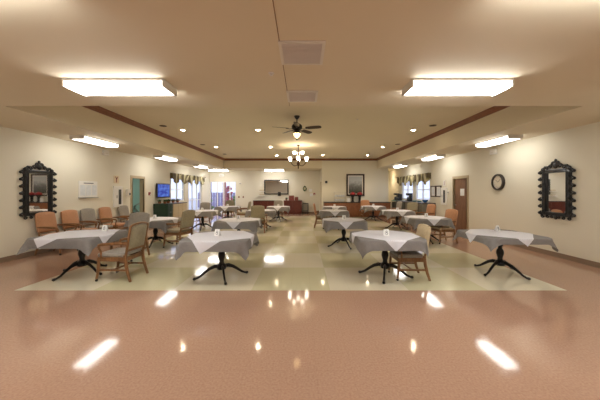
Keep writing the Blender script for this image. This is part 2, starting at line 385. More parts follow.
# ------------------------------------------------------------------ light fixtures
def fixture(label, x, y, rz, z=HC, group='surface mounted fluorescent ceiling lights', l=1.24, w=.36):
    t = thing('ceiling_light', label, 'ceiling light', (x, y, z), rz, group)
    MB().box(-l/2, l/2, -w/2, w/2, -.03, 0).box(-l/2, -l/2+.02, -w/2, w/2, -.1, -.03).box(l/2-.02, l/2, -w/2, w/2, -.1, -.03).build('housing', M['housing'], t, smooth=False, bev=.003)
    p = [(-w/2+.005, -.03), (-w/2+.02, -.08), (-w/2+.05, -.1), (w/2-.05, -.1), (w/2-.02, -.08), (w/2-.005, -.03)]
    b = MB(); A = [b.bm.verts.new((-l/2+.021, y_, z_)) for y_, z_ in p]; B = [b.bm.verts.new((l/2-.021, y_, z_)) for y_, z_ in p]
    b.bm.faces.new(A); b.bm.faces.new(B)
    for k in range(6): b.bm.faces.new((A[k], B[k], B[(k+1) % 6], A[(k+1) % 6]))
    b.build('diffuser', M['lens_side'] if rz else M['lens'], t)
for args in (
    ('lit rectangular ceiling light at front left, before the raised tray', -2.33, 3.42, 0),
    ('lit rectangular ceiling light at front right, before the raised tray', 1.96, 3.42, 0),
    ('ceiling light cut off by the top edge at the left', -2.33, 1.6, 0),
    ('ceiling light barely at the top edge of the view at right', 1.96, 1.6, 0),
    ('ceiling light along the left wall, nearest one, above the ornate mirror', -5.58, 7.15, 90),
    ('ceiling light along the left wall above the open teal doorway', -5.58, 10.8, 90),
    ('ceiling light along the left wall, above the patterned valance', -5.58, 14.4, 90),
    ('ceiling light in front of the glass doors at back left', -5.4, 17.0, 0),
    ('ceiling light above the black framed mirror on the back wall', -1.85, 17.1, 0),
    ('ceiling light along the right wall, nearest one, before the clock', 5.2, 7.1, 90),
    ('ceiling light along the right wall near the brown door', 5.2, 10.6, 90),
    ('ceiling light along the right wall above the window valance', 5.2, 14.1, 90),
    ('ceiling light near the left wall, behind the camera', -5.58, 3.55, 90),
    ('ceiling light near the right wall, behind the camera', 5.2, 3.5, 90),
    ('added unseen ceiling light far behind the camera near the left wall', -5.58, -.1, 90),  # unseen, continues the side row, added to brighten the front of the room
    ('added unseen ceiling light far behind the camera near the right wall', 5.2, -.1, 90),  # unseen partner, added for more diffuse light from behind
    ('rear left ceiling light seen only in mirrors', -2.33, -1.6, 0),
    ('rear right ceiling light seen only in mirrors', 1.96, -1.6, 0)): fixture(*args)
fixture('ceiling light inside the teal side room', -7.9, 10.9, 90, 2.7)
# downlights in the tray
def downlight(x, y, label, HT=HT, power=70):
    t = thing('downlight', label, 'recessed light', (x, y, HT), 0, 'recessed lights in the raised ceiling tray')
    b = MB(); n = 24
    b.lathe([(.088, -.008), (.088, -.0005), (.06, -.0005), (.06, -.008), (.088, -.008)], n, cap=False).build('trim_ring', M['white'], t)
    MB().lathe([(.001, -.011), (.055, -.011), (.06, -.006), (.06, -.002)], n).build('lamp', M['bulb'], t)
    l = bpy.data.lights.new('downlight_lamp', 'SPOT'); l.energy = power; l.color = (1, .8, .58); l.spot_size = R(110); l.spot_blend = .8; l.shadow_soft_size = .06
    o = bpy.data.objects.new('downlight_lamp', l); C.objects.link(o); o.location = (x, y, HT-.03)
cols = [(-3.9, 'left column'), (-1.46, 'second column from left'), (1.1, 'third column from left'), (3.58, 'right column')]
rows = [(8.6, 'nearest row'), (11.9, 'middle row'), (14.7, 'farthest row')]
for x, cn in cols:
    for y, rn in rows:
        if (x, y) in ((1.1, 8.6), (1.1, 11.9), (-3.9, 14.7)): continue
        downlight(x, y, f'recessed round downlight in the tray, {cn}, {rn}')
downlight(5.5, 17.3, 'added recessed downlight brightening the back right recess', HC, 35)  # added lamp, lifts the dark wall in this recess
for x, y, w_ in ((-4.25, 8.05, 'beside the nearest left downlight'), (-4.28, 11.3, 'beside the middle left downlight'), (-4.2, 14.2, 'near the far left tray corner'), (3.92, 8.0, 'beside the nearest right downlight'), (4.0, 11.2, 'beside the middle right downlight')):
    o = MB().lathe([(.10, -.001), (.10, -.012), (.06, -.018), (.001, -.018)], 20).build('ceiling_speaker', M['brass'], None); o.location = (x, y, HT)
    tag(o, f'round brown flush ceiling speaker {w_}', 'ceiling speaker', 'round brown speakers in the tray ceiling')
for x, y, z, w_ in ((-.37, 3.1, HC, 'beside the nearest square vent'), (1.5, 7.3, HT, 'in the tray, right of the fan')):
    o = MB().lathe([(.035, -.0005), (.035, -.006), (.012, -.01), (.012, -.025), (.02, -.028), (.001, -.03)], 16).build('sprinkler_head', M['vent'], None); o.location = (x, y, z)
    tag(o, f'small sprinkler head {w_}', 'sprinkler', 'ceiling sprinklers')
# square vents
def vent(y, label):
    t = thing('ceiling_vent', label, 'air vent', (-.01, y, HC), 0, 'square ceiling vents')
    MB().box(-.22, .22, -.22, .22, -.004, -.0005).build('backing', M['ventdark'], t, smooth=False)
    MB().box(-.22, -.19, -.22, .22, -.014, -.004).box(.19, .22, -.22, .22, -.014, -.004).box(-.19, .19, -.22, -.19, -.014, -.004).box(-.19, .19, .19, .22, -.014, -.004).build('frame', M['housing'], t, smooth=False)
    b = MB()
    for k in range(16): b.box(-.19, .19, -.184+k*.0238, -.174+k*.0238, -.011, -.004)
    b.build('slats', M['vent'], t, smooth=False)
vent(2.65, 'large square white ceiling vent, nearer of the two')
vent(3.86, 'square ceiling vent just before the raised tray edge')
# ceiling fan
fan = thing('ceiling_fan', 'dark ceiling fan with five blades and lit glass bowl', 'ceiling fan', (-.16, 7.0, HT), 0)
MB().lathe([(.075, 0), (.075, -.02), (.05, -.06), (.02, -.09)], 20).build('canopy', M['iron'], fan)
MB().lathe([(.014, -.08), (.014, -.2)], 10).build('downrod', M['iron'], fan)
MB().lathe([(.03, -.17), (.07, -.2), (.13, -.24), (.145, -.29), (.13, -.34), (.08, -.37), (.07, -.4), (.1, -.42), (.1, -.44), (.001, -.44)], 28).build('motor_housing', M['iron'], fan)
MB().lathe([(.09, -.44), (.095, -.46), (.08, -.52), (.05, -.57), (.02, -.60), (.001, -.605)], 28).build('light_bowl', M['bowl'], fan)
b = MB(); b.lathe([(.1, -.44), (.112, -.45), (.1, -.462)], 24)
for k in range(8):
    a = R(45*k); b.sweep([(r_*math.cos(a), r_*math.sin(a), z_) for r_, z_ in ((.1, -.455), (.1, -.48), (.086, -.53), (.055, -.58), (.015, -.615))], .008, 6)
b.build('bowl_cage', M['iron'], fan)
MB().lathe([(.001, -.61), (.02, -.612), (.012, -.64), (.001, -.65)], 12).build('finial', M['iron'], fan)
for k in range(5):
    a = R(270+72*k); d = Vector((math.cos(a), math.sin(a), 0)); n = Vector((-d.y, d.x, 0))
    b = MB()
    pts = [(.24, .045), (.3, .062), (.42, .07), (.55, .073), (.62, .065), (.655, .04), (.665, 0)]
    outl = [(r_, w_) for r_, w_ in pts]+[(r_, -w_) for r_, w_ in pts[-2::-1]]
    up = [b.bm.verts.new(d*r_+n*w_+Vector((0, 0, -.335-w_*.25+.004))) for r_, w_ in outl]; lo = [b.bm.verts.new(d*r_+n*w_+Vector((0, 0, -.335-w_*.25-.004))) for r_, w_ in outl]
    b.bm.faces.new(up); b.bm.faces.new(lo[::-1])
    for i in range(len(up)): b.bm.faces.new((up[i], lo[i], lo[(i+1) % len(up)], up[(i+1) % len(up)]))
    bl = b.build('blade', M['blade'], fan, smooth=False)
    MB().sweep([d*.12+Vector((0, 0, -.34)), d*.2+Vector((0, 0, -.355)), d*.3+Vector((0, 0, -.347))], [(.02, .006), (.015, .006), (.035, .004)]).build('blade_bracket', M['iron'], bl)
# chandelier
ch = thing('chandelier', 'bronze chandelier with two tiers of lit glass shades behind the fan', 'chandelier', (-.2, 11.4, HT), 0)
MB().lathe([(.07, 0), (.07, -.02), (.03, -.05), (.012, -.06)], 18).build('canopy', M['brass'], ch)
MB().lathe([(.012, -.05), (.012, -.3), (.03, -.32), (.05, -.37), (.03, -.45), (.02, -.6), (.05, -.72), (.07, -.8), (.05, -.88), (.02, -.94), (.035, -.98), (.001, -1.04)], 18).build('stem', M['brass'], ch)
def arm(ang, rad, z0, zs, sz):
    a = R(ang); d = Vector((math.cos(a), math.sin(a), 0))
    pts = []
    for i in range(9):
        u = i/8; pts.append(d*(.03+(rad-.03)*u)+Vector((0, 0, z0-(.09*math.sin(u*math.pi*.95))+(zs-z0)*u**2)))
    ar = MB().sweep(pts, .009, 6).build('arm', M['brass'], ch)
    p = d*rad+Vector((0, 0, zs))
    MB().lathe([(.03, 0), (.045, .015), (.055, .05), (.06, .09), (.075, .125), (.07, .125), (.05, .06), (.03, .02), (.001, .015)], 16, p).build('glass_shade', M['shade'], ar)
for k in range(6): arm(30+60*k, .41, -.84, -.68, 1)
for k in range(3): arm(90+120*k, .2, -.52, -.42, 1)
# ------------------------------------------------------------------ tables
def make_table():
    t = thing('dining_table', 'x', 'table')
    MB().prism([(cx*.34+.2*math.cos(R(a0+22.5*q)), cy*.34+.2*math.sin(R(a0+22.5*q))) for cx, cy, a0 in ((1, 1, 0), (-1, 1, 90), (-1, -1, 180), (1, -1, 270)) for q in range(5)], -.738, -.705).turn().build('tabletop', M['mahog'], t, smooth=False, bev=.004)
    MB().lathe([(.02, .14), (.075, .15), (.09, .19), (.075, .23), (.045, .25), (.04, .29), (.052, .33), (.064, .38), (.058, .43), (.036, .47), (.034, .5), (.052, .53), (.048, .57), (.036, .62), (.06, .66), (.14, .69), (.14, .705)], 20).build('pedestal', M['iron'], t)
    for k in range(4):
        a = R(90*k); d = Vector((math.cos(a), math.sin(a), 0))
        prof = [(.05, .20), (.12, .205), (.2, .175), (.28, .12), (.36, .06), (.42, .035), (.455, .03), (.475, .036)]
        MB().sweep([d*r_+Vector((0, 0, z_)) for r_, z_ in prof], [(.022, .034), (.022, .034), (.02, .028), (.018, .024), (.017, .02), (.018, .018), (.024, .026), (.012, .014)], 8).build('leg', M['iron'], t)
    return t
A_ = .55
RC = .2
def drape(u, v, lift, seed, flare=1):
    """lay a flat cloth point over a square top with rounded corners and let the rest hang"""
    k = A_-RC; du, dv = max(0, abs(u)-k), max(0, abs(v)-k); q_ = math.hypot(du, dv)
    if q_ <= RC: return (u, v, lift)
    r = q_-RC; th = math.atan2(dv, du); sx, sy = (1 if u > 0 else -1), (1 if v > 0 else -1)
    cr = max(0, math.sin(2*th)); t_ = (u if dv > du else v)
    out = .04+.2*cr**5
    out += (.09*math.sin(9*t_+seed*2.1+sx)+.06*math.sin(17*t_+seed+sy*2))*min(1, r/.1)*(1-.7*cr)
    out += .16*math.sin(7*(th-.785)+seed*1.7)*cr*min(1, r/.12)
    out = max(.02, out); o = RC+r*min(.7, out)+min(.012, r)+lift; dz = r*math.sqrt(1-min(.5, out*out))
    return (sx*(min(abs(u), k)+math.cos(th)*o), sy*(min(abs(v), k)+math.sin(th)*o), lift-max(0, dz-.006) if r > .012 else lift-r*.4)
def cloth_obj(name, half, rot, off, lift, seed, m, n, label, group, loc):
    a = R(rot); ca, sa = math.cos(a), math.sin(a)
    def fn(i, j):
        p, q = (2*i-1)*half, (2*j-1)*half
        return drape(p*ca-q*sa+off[0], p*sa+q*ca+off[1], lift, seed)
    o = MB().grid(fn, n, n).build(name, m, None, solid=0, recalc=False)
    o.data.shade_smooth(); o.location = loc
    # a little thickness
    return tag(o, label, 'tablecloth', group)
proto_t = make_table(); used = [False]
def mark_card(loc, rz, where, mk=True):
    t = thing('table_card', f'white folded card on the {where}', 'table card', loc, rz, 'white folded cards on the tables')
    MB().sweep([(0, -.035, 0), (0, 0, .115), (0, .035, 0)], [(.045, .001)]*3, rect=True, up=(1, 0, 0)).build('folded_card', M['card'], t, smooth=False) if False else None
    b = MB(); v = [(-.045, -.035, 0), (.045, -.035, 0), (.045, 0, .115), (-.045, 0, .115), (.045, .035, 0), (-.045, .035, 0)]
    vs = [b.bm.verts.new(p) for p in v]; b.bm.faces.new((vs[0], vs[1], vs[2], vs[3])); b.bm.faces.new((vs[3], vs[2], vs[4], vs[5]))
    b.build('folded_card', M['card'], t, smooth=False, solid=.0015, recalc=False)
    if mk:
        # a blurred printed figure: ring over a ring
        b = MB()
        for cz, r_ in ((.075, .014), (.046, .018)):
            pts = [Vector((r_*math.cos(2*math.pi*k/12), -.035+(cz+r_*1.0*math.sin(2*math.pi*k/12))*.035/.115-.0035, cz+r_*1.0*math.sin(2*math.pi*k/12))) for k in range(12)]
            b.sweep(pts, .004, 5, closed=True)
        b.build('printed_mark', M['ink'], t)
def table(where, x, y, rot, seed, orot=45, ooff=(0, 0), n=44, card=(0, -.05), crz=0, oh=.53, co=(0, 0), ch=None):
    t = proto_t if not used[0] else copy_tree(proto_t); used[0] = True
    t.location = (x, y, 0); t.rotation_euler = (0, 0, R(rot)); t['label'] = f'black pedestal {where}'; t['group'] = 'square pedestal dining tables'; t['category'] = 'table'
    for ch_ in [c for c in C.objects if c.parent == t]:
        if ch_.name.startswith('tabletop'): ch_.rotation_euler = (0, 0, -R(rot))
    cloth_obj('tablecloth', ch or (.715 if n == 44 else .74), 0, co, .003, seed, M['greycloth'], n, f'grey cloth on the {where}', 'grey tablecloths', (x, y, .738))
    cloth_obj('table_overlay', oh, orot, ooff, .008, seed, M['whitecloth'], n, f'white diagonal overlay on the {where}', 'white diagonal overlay cloths', (x, y, .738))
    mark_card((x+card[0], y+card[1], .7475), crz, where, True)
table('front-row table, far left, by the near wooden armchair', -4.1, 4.92, -15, 1, 25, (0, 0), card=(.2, .3), oh=.53, co=(.01, -.01), ch=.7)
table('front-row table, second from left', -1.45, 4.72, 25, 2, 33, (0, -.02), card=(-.05, -.07), crz=-12)
table('front-row table, third from left, chair tucked under', 1.48, 4.78, -20, 3, 43, (.02, .02), card=(-.02, -.13))
table('front-row table, far right, by the wall mirror', 3.68, 4.95, 25, 4, 50, (-.03, 0), card=(.11, .22), crz=25, oh=.49, co=(0, .02), ch=.67)
table('second-row table, far left, before the open doorway', -4.2, 7.55, 10, 5, 45, (0, 0), 36)
table('second-row table, second from left', -1.78, 7.35, 30, 6, 45, (0, 0), 36)
table('second-row table, third from left', 1.13, 7.35, 15, 7, 45, (-.03, 0), 36)
table('second-row table, far right, before the brown door', 3.72, 8.05, 0, 8, 45, (-.02, 0), 36)
table('third-row table, far left, before the bright window', -4.05, 10.7, 10, 9, 45, (0, 0), 26)
table('third-row table, second from left', -1.72, 10.95, 40, 10, 45, (0, 0), 26)
table('third-row table, third from left', 1.24, 10.8, 20, 11, 45, (0, 0), 26)
table('third-row table, far right, before the coffee counter', 3.83, 10.8, 0, 12, 45, (0, 0), 26)
table('back-row table, far left, before the glass doors', -3.85, 13.6, 0, 13, 45, (0, 0), 20)
table('back-row table, second from left, before the mahogany sideboard', -1.26, 13.6, 20, 14, 45, (0, 0), 20)
table('back-row table, third from left, before the cups rack', 1.6, 13.5, 20, 15, 45, (0, 0), 20)
table('back-row table, far right, below the framed landscape', 3.68, 13.9, 0, 16, 45, (0, 0), 20)
# ------------------------------------------------------------------ chairs
def make_chair(full=False):
    t = thing('armchair', 'x', 'chair', group='wooden dining armchairs')
    b = MB()
    def cushion(b, x0, x1, y0, y1, z0, z1, puff):
        b.box(x0, x1, y0, y1, z0, z1)
    MB().box(-.245, .245, -.2, .27, .425, .495).build('seat', M['grey_fab'], t, bev=.022)
    MB().box(-.25, .25, .24, .265, .35, .425).box(-.25, .25, -.235, -.21, .35, .425).box(-.25, -.225, -.21, .24, .35, .425).box(.225, .25, -.21, .24, .35, .425).build('seat_frame', M['oak'], t, smooth=False, bev=.004)
    # leaning back frame
    def yb(z): return -.235-(z-.42)*.17
    b = MB()
    arch = [(-.235+.47*i/8, 1.0-.035*abs(2*i/8-1)**2.2) for i in range(9)]
    path = [(-.235, yb(.44), .44), (-.24, yb(.7), .7), (-.24, yb(.94), .94)]+[(x_, yb(z_), z_) for x_, z_ in arch[0:]]+[(.24, yb(.94), .94), (.24, yb(.7), .7), (.235, yb(.44), .44)]
    b.sweep(path, .021, 8, up=(0, 1, 0))
    if full:
        b.bm.free(); b = MB()
        for s_ in (-1, 1): b.sweep([(s_*.225, yb(.44), .44), (s_*.225, yb(.62), .62)], .02, 8)
    b.box(-.23, .23, yb(.54)-.016, yb(.54)+.016, .52, .56)
    b.build('back_frame', M['oak'], t)
    def pad(i, j, s):
        if full:
            w_ = .25*(1-.06*j**6); x_ = (2*i-1)*w_; z_ = .55+(.47-.04*abs(2*i-1)**3)*j
            e = (1-abs(2*i-1)**6)*(1-abs(2*j-1)**8); return (x_, yb(z_)+s*(.02+.03*e), z_)
        x_ = (-.215+.43*i); z_ = .56+(.405-.03*abs(2*i-1)**2)*j
        e = (1-abs(2*i-1)**4)*(1-abs(2*j-1)**4)
        return (x_, yb(z_)+s*(.012+.022*e), z_)
    b = MB().grid(lambda i, j: pad(i, j, 1), 10, 10).grid(lambda i, j: pad(i, j, -1), 10, 10)
    bmesh.ops.bridge_loops(b.bm, edges=[e for e in b.bm.edges if e.is_boundary]); b.build('backrest', M['sage'], t)
    for s in (-1, 1):
        MB().sweep([(s*.235, .245, .42), (s*.237, .25, .28), (s*.24, .262, .14), (s*.245, .28, .05)], [(.026, .026), (.025, .026), (.021, .022), (.018, .018)], 8).build('leg', M['oak'], t)
        lg = MB().sweep([(s*.235, -.225, .46), (s*.237, -.24, .3), (s*.24, -.275, .15), (s*.243, -.325, .0)], [(.025, .03), (.025, .03), (.022, .027), (.02, .023)], 8).build('leg', M['oak'], t)
        c = MB().lathe([(.001, -.012), (.02, -.012), (.022, 0), (.02, .012), (.001, .012)], 14, (s*.245, .28, .0225), 'X').build('caster', M['rubber'], t)
        ap = [(s*.25, yb(.66)+.01, .66), (s*.268, -.12, .665), (s*.275, .05, .66), (s*.272, .17, .65), (s*.265, .225, .635), (s*.256, .235, .6), (s*.247, .2, .52), (s*.243, .2, .42)]
        MB().sweep(ap, [(.017, .016), (.024, .015), (.027, .015), (.027, .016), (.024, .018), (.02, .018), (.016, .018), (.016, .018)], 8, up=(1, 0, 0)).build('arm', M['oak'], t)
        MB().sweep([(s*.238, .255, .2), (s*.238, -.255, .2)], (.01, .016), rect=True).build('stretcher', M['oak'], t)
    MB().sweep([(-.236, 0, .2), (.236, 0, .2)], (.01, .014), rect=True).build('stretcher', M['oak'], t)
    return t
proto_c = {False: make_chair(), True: make_chair(True)}; cu_ = {False: False, True: False}
def chair(x, y, rz, back, seat, label, group='wooden dining armchairs', full=True, sc_=1):
    c = copy_tree(proto_c[full]) if cu_[full] else proto_c[full]
    cu_[full] = True
    c.location = (x, y, 0); c.rotation_euler = (0, 0, R(rz)); c.scale = (sc_, sc_, sc_); c['label'] = label; c['category'] = 'chair'; c['group'] = group
    return c, back, seat
todo = []
def ch_(*a, **k): todo.append(chair(*a, **k))
ch_(-3.22, 4.72, 88, 'sage', 'grey_fab', 'oak armchair with grey seat beside the front-left table', full=False, sc_=.97)
ch_(-3.95, 6.05, 176, 'grey_fab', 'grey_fab', 'grey upholstered chair behind the front-left table, facing camera')
ch_(1.87, 4.75, 90, 'beige_fab', 'grey_fab', 'oak chair with rounded beige back tucked under the third front table', sc_=.92)
ch_(-3.42, 7.3, 75, 'sage', 'sage', 'sage armchair drawn up to the second-row far left table')
ch_(4.18, 7.95, 100, 'orange', 'beige_fab', 'oak chair with orange back at the table before the brown door', sc_=.97)
ch_(-1.64, 9.92, 0, 'sage', 'sage', 'sage-backed chair seen from behind at the third-row second table')
ch_(-2.95, 13.1, 90, 'sage', 'sage', 'chair in profile right of the back-row far left table')
ch_(-4.5, 11.75, 170, 'grey_fab', 'grey_fab', 'grey chair behind the third-row far left table')
ch_(-4.1, 14.55, 180, 'sage', 'sage', 'chair behind the back-row far left table, before the glass doors')
ch_(.8, 11.2, -92, 'orange', 'sage', 'wooden chair in profile left of the third-row third table')
ch_(-1.38, 14.5, 180, 'grey_fab', 'grey_fab', 'grey chair behind the back-row second table')
ch_(3.55, 14.85, 180, 'orange', 'orange', 'orange-backed chair behind the back-row far right table')
ch_(4.5, 13.2, 95, 'grey_fab', 'grey_fab', 'pale grey chair right of the back-row far right table')
ch_(4.8, 10.5, 100, 'orange', 'orange', 'orange chair right of the third-row far right table')
ch_(4.85, 12.1, 130, 'sage', 'sage', 'olive chair near the coffee counter, behind the orange chair')
G = 'armchairs lined up along the left wall'
ch_(-6.07, 6.57, -90, 'orange', 'orange', 'orange armchair by the left wall, directly under the ornate mirror', G)
ch_(-6.07, 7.25, -90, 'orange', 'orange', 'orange armchair by the left wall, just right of the ornate mirror', G)
ch_(-6.07, 7.86, -90, 'grey_fab', 'grey_fab', 'grey armchair by the left wall under the white notice board', G)
ch_(-6.07, 8.55, -90, 'orange', 'orange', 'orange armchair by the left wall below the extinguisher cabinet', G)
ch_(-6.07, 9.42, -90, 'grey_fab', 'grey_fab', 'grey armchair by the left wall next to the teal doorway', G)
for c, bk, st in todo:
    recolor(c, 'backrest', M[bk]); recolor(c, 'seat', M[st])
# ------------------------------------------------------------------ ornate mirrors
def ornate_mirror(label, loc, rz, gr=0):
    """hangs in the local XZ plane, front towards -Y"""
    t = thing('wall_mirror', label, 'mirror', loc, rz)
    w, h = .255, .46
    g = MB().box(-w, w, -.022, -.016, -h, h).build('mirror_glass', M['mirror'], t, smooth=False)
    g.rotation_euler = (0, 0, R(gr))
    b = MB(); o = .085
    b.box(-w-o, -w, -.045, 0, -h-o, h+o).box(w, w+o, -.045, 0, -h-o, h+o).box(-w, w, -.045, 0, h, h+o).box(-w, w, -.045, 0, -h-o, -h)
    b.build('frame', M['gloss_black'], t, smooth=False, bev=.012)
    b = MB()
    b.sweep([(-w-.01, -.05, -h-.01), (w+.01, -.05, -h-.01), (w+.01, -.05, h+.01), (-w-.01, -.05, h+.01)], .011, 6, closed=True, up=(0, 1, 0)).build('inner_beading', M['gloss_black'], t)
    def scroll(b, cx, cz, ang, r, flip=1):
        pts = []; 
        for k in range(15):
            u = k/14; a = ang+flip*u*2*math.pi*1.15; rr = r*(1-.72*u)
            pts.append((cx+rr*math.cos(a), -.03-.012*math.sin(u*3), cz+rr*math.sin(a)))
        b.sweep(pts, [(.013*(1-.35*k/14)+.003) for k in range(15)], 6, up=(0, 1, 0)); b.blob((cx, -.035, cz), r*.36, (1, .7, 1), 1)
    for s in (-1, 1):
        b = MB()
        for k in range(7):
            z = -h-.04+k*(2*h+.06)/6
            scroll(b, s*(w+o+.035), z, R(90), .045, -s)
            b.blob((s*(w+o+.08), -.03, z+.0), .042, (.9, .7, .85), 2)
            b.blob((s*(w+.055), -.05, z+.06), .024, (1, .5, 1.3), 1)
        b.box(min(s*(w+.07), s*(w+.1)), max(s*(w+.07), s*(w+.1)), -.03, -.002, -h-.08, h+.08)
        b.build('side_scrollwork', M['gloss_black'], t)
    b = MB()
    for s in (-1, 1):
        for x, z, r in ((.31, h+o+.0, .05), (.21, h+o+.03, .045), (.12, h+o+.065, .05)): scroll(b, s*x, z, R(0 if s > 0 else 180), r, s)
        b.sweep([(s*.36, -.03, h+.06), (s*.27, -.03, h+.16), (s*.16, -.03, h+.155), (s*.08, -.03, h+.22), (0, -.03, h+.25)], [.016, .02, .014, .02, .016], 6, up=(0, 1, 0))
        scroll(b, s*.055, h+o+.13, R(90), .045, -s)
    b.blob((0, -.035, h+o+.08), .06, (1, .5, 1.2), 2).blob((0, -.03, h+o+.2), .034, (1, .6, 1.2), 2).blob((-.04, -.03, h+o+.165), .028, (1.2, .6, .8), 1).blob((.04, -.03, h+o+.165), .028, (1.2, .6, .8), 1)
    b.build('crest', M['gloss_black'], t)
    b = MB()
    for s in (-1, 1):
        for x, r in ((.33, .045), (.2, .04), (.09, .035)): scroll(b, s*x, -h-o-.02, R(180 if s > 0 else 0), r, s)
    b.blob((0, -.03, -h-o-.03), .045, (1.1, .6, 1.2), 2)
    b.build('bottom_scrollwork', M['gloss_black'], t)
    return t
ornate_mirror('ornate black scrollwork mirror on the left wall', (XL, 6.45, 1.49), 90)
ornate_mirror('ornate black scrollwork mirror on the right wall', (XR, 6.16, 1.5), -90, -3.6)
# ------------------------------------------------------------------ clock
ck = thing('wall_clock', 'round dark-rimmed clock on the right wall', 'clock', (XR, 7.98, 1.8), -90)
MB().lathe([(.2, 0), (.25, .0), (.25, .05), (.235, .07), (.2, .07), (.2, .0)], 36, (0, 0, 0), 'Y', False).build('rim', M['clockrim'], ck)
MB().lathe([(.001, .003), (.199, .003), (.199, .028), (.001, .028)], 36, (0, 0, 0), 'Y').build('face', M['clockface'], ck)
b = MB()
for k in range(12):
    a = R(30*k); r0, r1 = .15, .18; b.sweep([(r0*math.sin(a), -.03, r0*math.cos(a)), (r1*math.sin(a), -.03, r1*math.cos(a))], (.006, .0015), rect=True)
b.build('hour_marks', M['clockrim'], ck, smooth=False)
for a, l_ in ((R(-52), .1), (R(50), .14)):
    MB().sweep([(0, -.034, 0), (l_*math.sin(a), -.034, l_*math.cos(a))], (.006, .0015), rect=True).build('hand', M['black'], ck, smooth=False)
# ------------------------------------------------------------------ wall items (local front -Y)
def frame_box(t, w, h, fw, fd, mf, name='frame'):
    MB().box(-w/2, -w/2+fw, -fd, 0, -h/2, h/2).box(w/2-fw, w/2, -fd, 0, -h/2, h/2).box(-w/2+fw, w/2-fw, -fd, 0, h/2-fw, h/2).box(-w/2+fw, w/2-fw, -fd, 0, -h/2, -h/2+fw).build(name, mf, t, smooth=False, bev=.004)
# notice board
t = thing('notice_board', 'white notice board with pinned sheets on the left wall', 'notice board', (XL, 7.95, 1.59), 90)
MB().box(-.34, .34, -.02, 0, -.24, .24).build('backing', M['white'], t, smooth=False)
MB().box(-.18, .18, -.024, -.0205, .165, .19).build('heading_strip', M['ink'], t, smooth=False)
for k in range(3): MB().box(-.3+k*.21, -.12+k*.21, -.024, -.0205, -.19, .12).build('sheet', M['acrylic'], t, smooth=False)
MB().box(-.35, .35, -.05, 0, -.265, -.241).build('tray', M['metal'], t, smooth=False)
# extinguisher cabinets
def ext(label, x, y, rz, zc):
    t = thing('extinguisher_cabinet', label, 'extinguisher cabinet', (x, y, zc), rz, 'white extinguisher cabinets on the side walls')
    MB().box(-.22, .22, -.05, 0, -.36, .36).build('cabinet_body', M['white'], t, smooth=False, bev=.006)
    MB().box(.0, .13, -.056, -.0505, -.27, .25).build('window_panel', M['tint'], t, smooth=False)
    MB().box(-.1, -.08, -.07, -.05, -.05, .05).build('handle', M['metal'], t, smooth=False)
ext('white extinguisher cabinet left of the teal doorway', XL, 9.2, 90, 1.34)
ext('white extinguisher cabinet left of the brown door', XR, 11.05, -90, 1.32)
t = thing('wall_sign', 'small cream sign with red mark above the left extinguisher cabinet', 'sign', (XL, 9.15, 1.93), 90)
MB().box(-.12, .12, -.008, 0, -.13, .13).build('sign_plate', mat('cream_sign', (226, 206, 170), .5), t, smooth=False)
MB().box(-.015, .015, -.012, -.0085, -.1, .02).sweep([(0, -.0105, .01), (-.055, -.0105, .1)], (.014, .0018), rect=True).sweep([(0, -.0105, .01), (.055, -.0105, .1)], (.014, .0018), rect=True).build('red_mark', M['red'], t, smooth=False)
t = thing('wall_sign', 'small white sign above the extinguisher cabinet by the brown door', 'sign', (XR, 11.05, 1.86), -90)
MB().box(-.09, .09, -.008, 0, -.12, .12).build('sign_plate', M['white'], t, smooth=False)
MB().box(-.012, .012, -.012, -.0085, -.09, .09).build('red_mark', M['red'], t, smooth=False)
# small wall devices
def device(name, label, cat, loc, rz, w, d, h, m, m2=None):
    t = thing(name, label, cat, loc, rz)
    MB().box(-w/2, w/2, -d, 0, -h/2, h/2).build('case', m, t, smooth=False, bev=min(w, h, d)*.15)
    MB().box(-w*.25, w*.25, -d-.01, -d-.0005, -h*.3, -h*.05).build('front_panel', m2 or M['tint'], t, smooth=False)
device('sanitizer_dispenser', 'hand sanitizer dispenser between extinguisher cabinet and teal doorway', 'dispenser', (XL, 9.7, 1.47), 90, .13, .11, .26, M['housing'])
device('fire_alarm', 'small red fire alarm pull right of the teal doorway', 'fire alarm', (XL, 11.1, 1.42), 90, .1, .05, .13, M['red'], M['white'])
device('emergency_light', 'small white emergency light high on the left wall', 'emergency light', (XL, 8.6, 2.78), 90, .22, .09, .16, M['white'], M['housing'])
device('emergency_light', 'small white emergency light high on the right wall', 'emergency light', (XR, 8.15, 2.74), -90, .22, .09, .16, M['white'], M['housing'])
device('thermostat', 'white thermostat left of the brown door', 'thermostat', (XR, 10.72, 1.5), -90, .1, .03, .12, M['white'])
device('wall_speaker', 'small black round-cornered device high on the partition wall', 'wall device', (1.42, TY1, 2.08), 0, .14, .05, .14, M['black'])
device('emergency_light', 'small white emergency light on the back wall right of the glass doors', 'emergency light', (-4.3, YB, 2.05), 0, .2, .07, .1, M['housing'])
device('light_switch', 'brown switch plate on the back wall, left one of two', 'switch', (-4.4, YB, 1.12), 0, .09, .015, .12, M['pot'])
device('light_switch', 'brown switch plate on the back wall, right one of two', 'switch', (-4.1, YB, 1.12), 0, .09, .015, .12, M['pot'])
device('fire_alarm', 'small red alarm on the back wall beside the partition door', 'fire alarm', (.78, YB, 1.33), 0, .12, .05, .14, M['red'], M['white'])
device('exit_sign', 'white box sign hanging above the glass doors', 'sign', (-5.6, YB, 2.62), 0, .34, .06, .2, M['white'], M['housing'])
for x, z, l_ in ((.52, 1.58, 'upper of two papers pinned on the back wall'), (.56, 1.27, 'lower of two papers pinned on the back wall')):
    o = MB().box(-.1, .1, -.004, 0, -.1, .1).build('posted_paper', M['paper'], None, smooth=False); o.location = (x, YB, z); tag(o, 'white sheet, '+l_, 'paper', 'papers on the back wall')
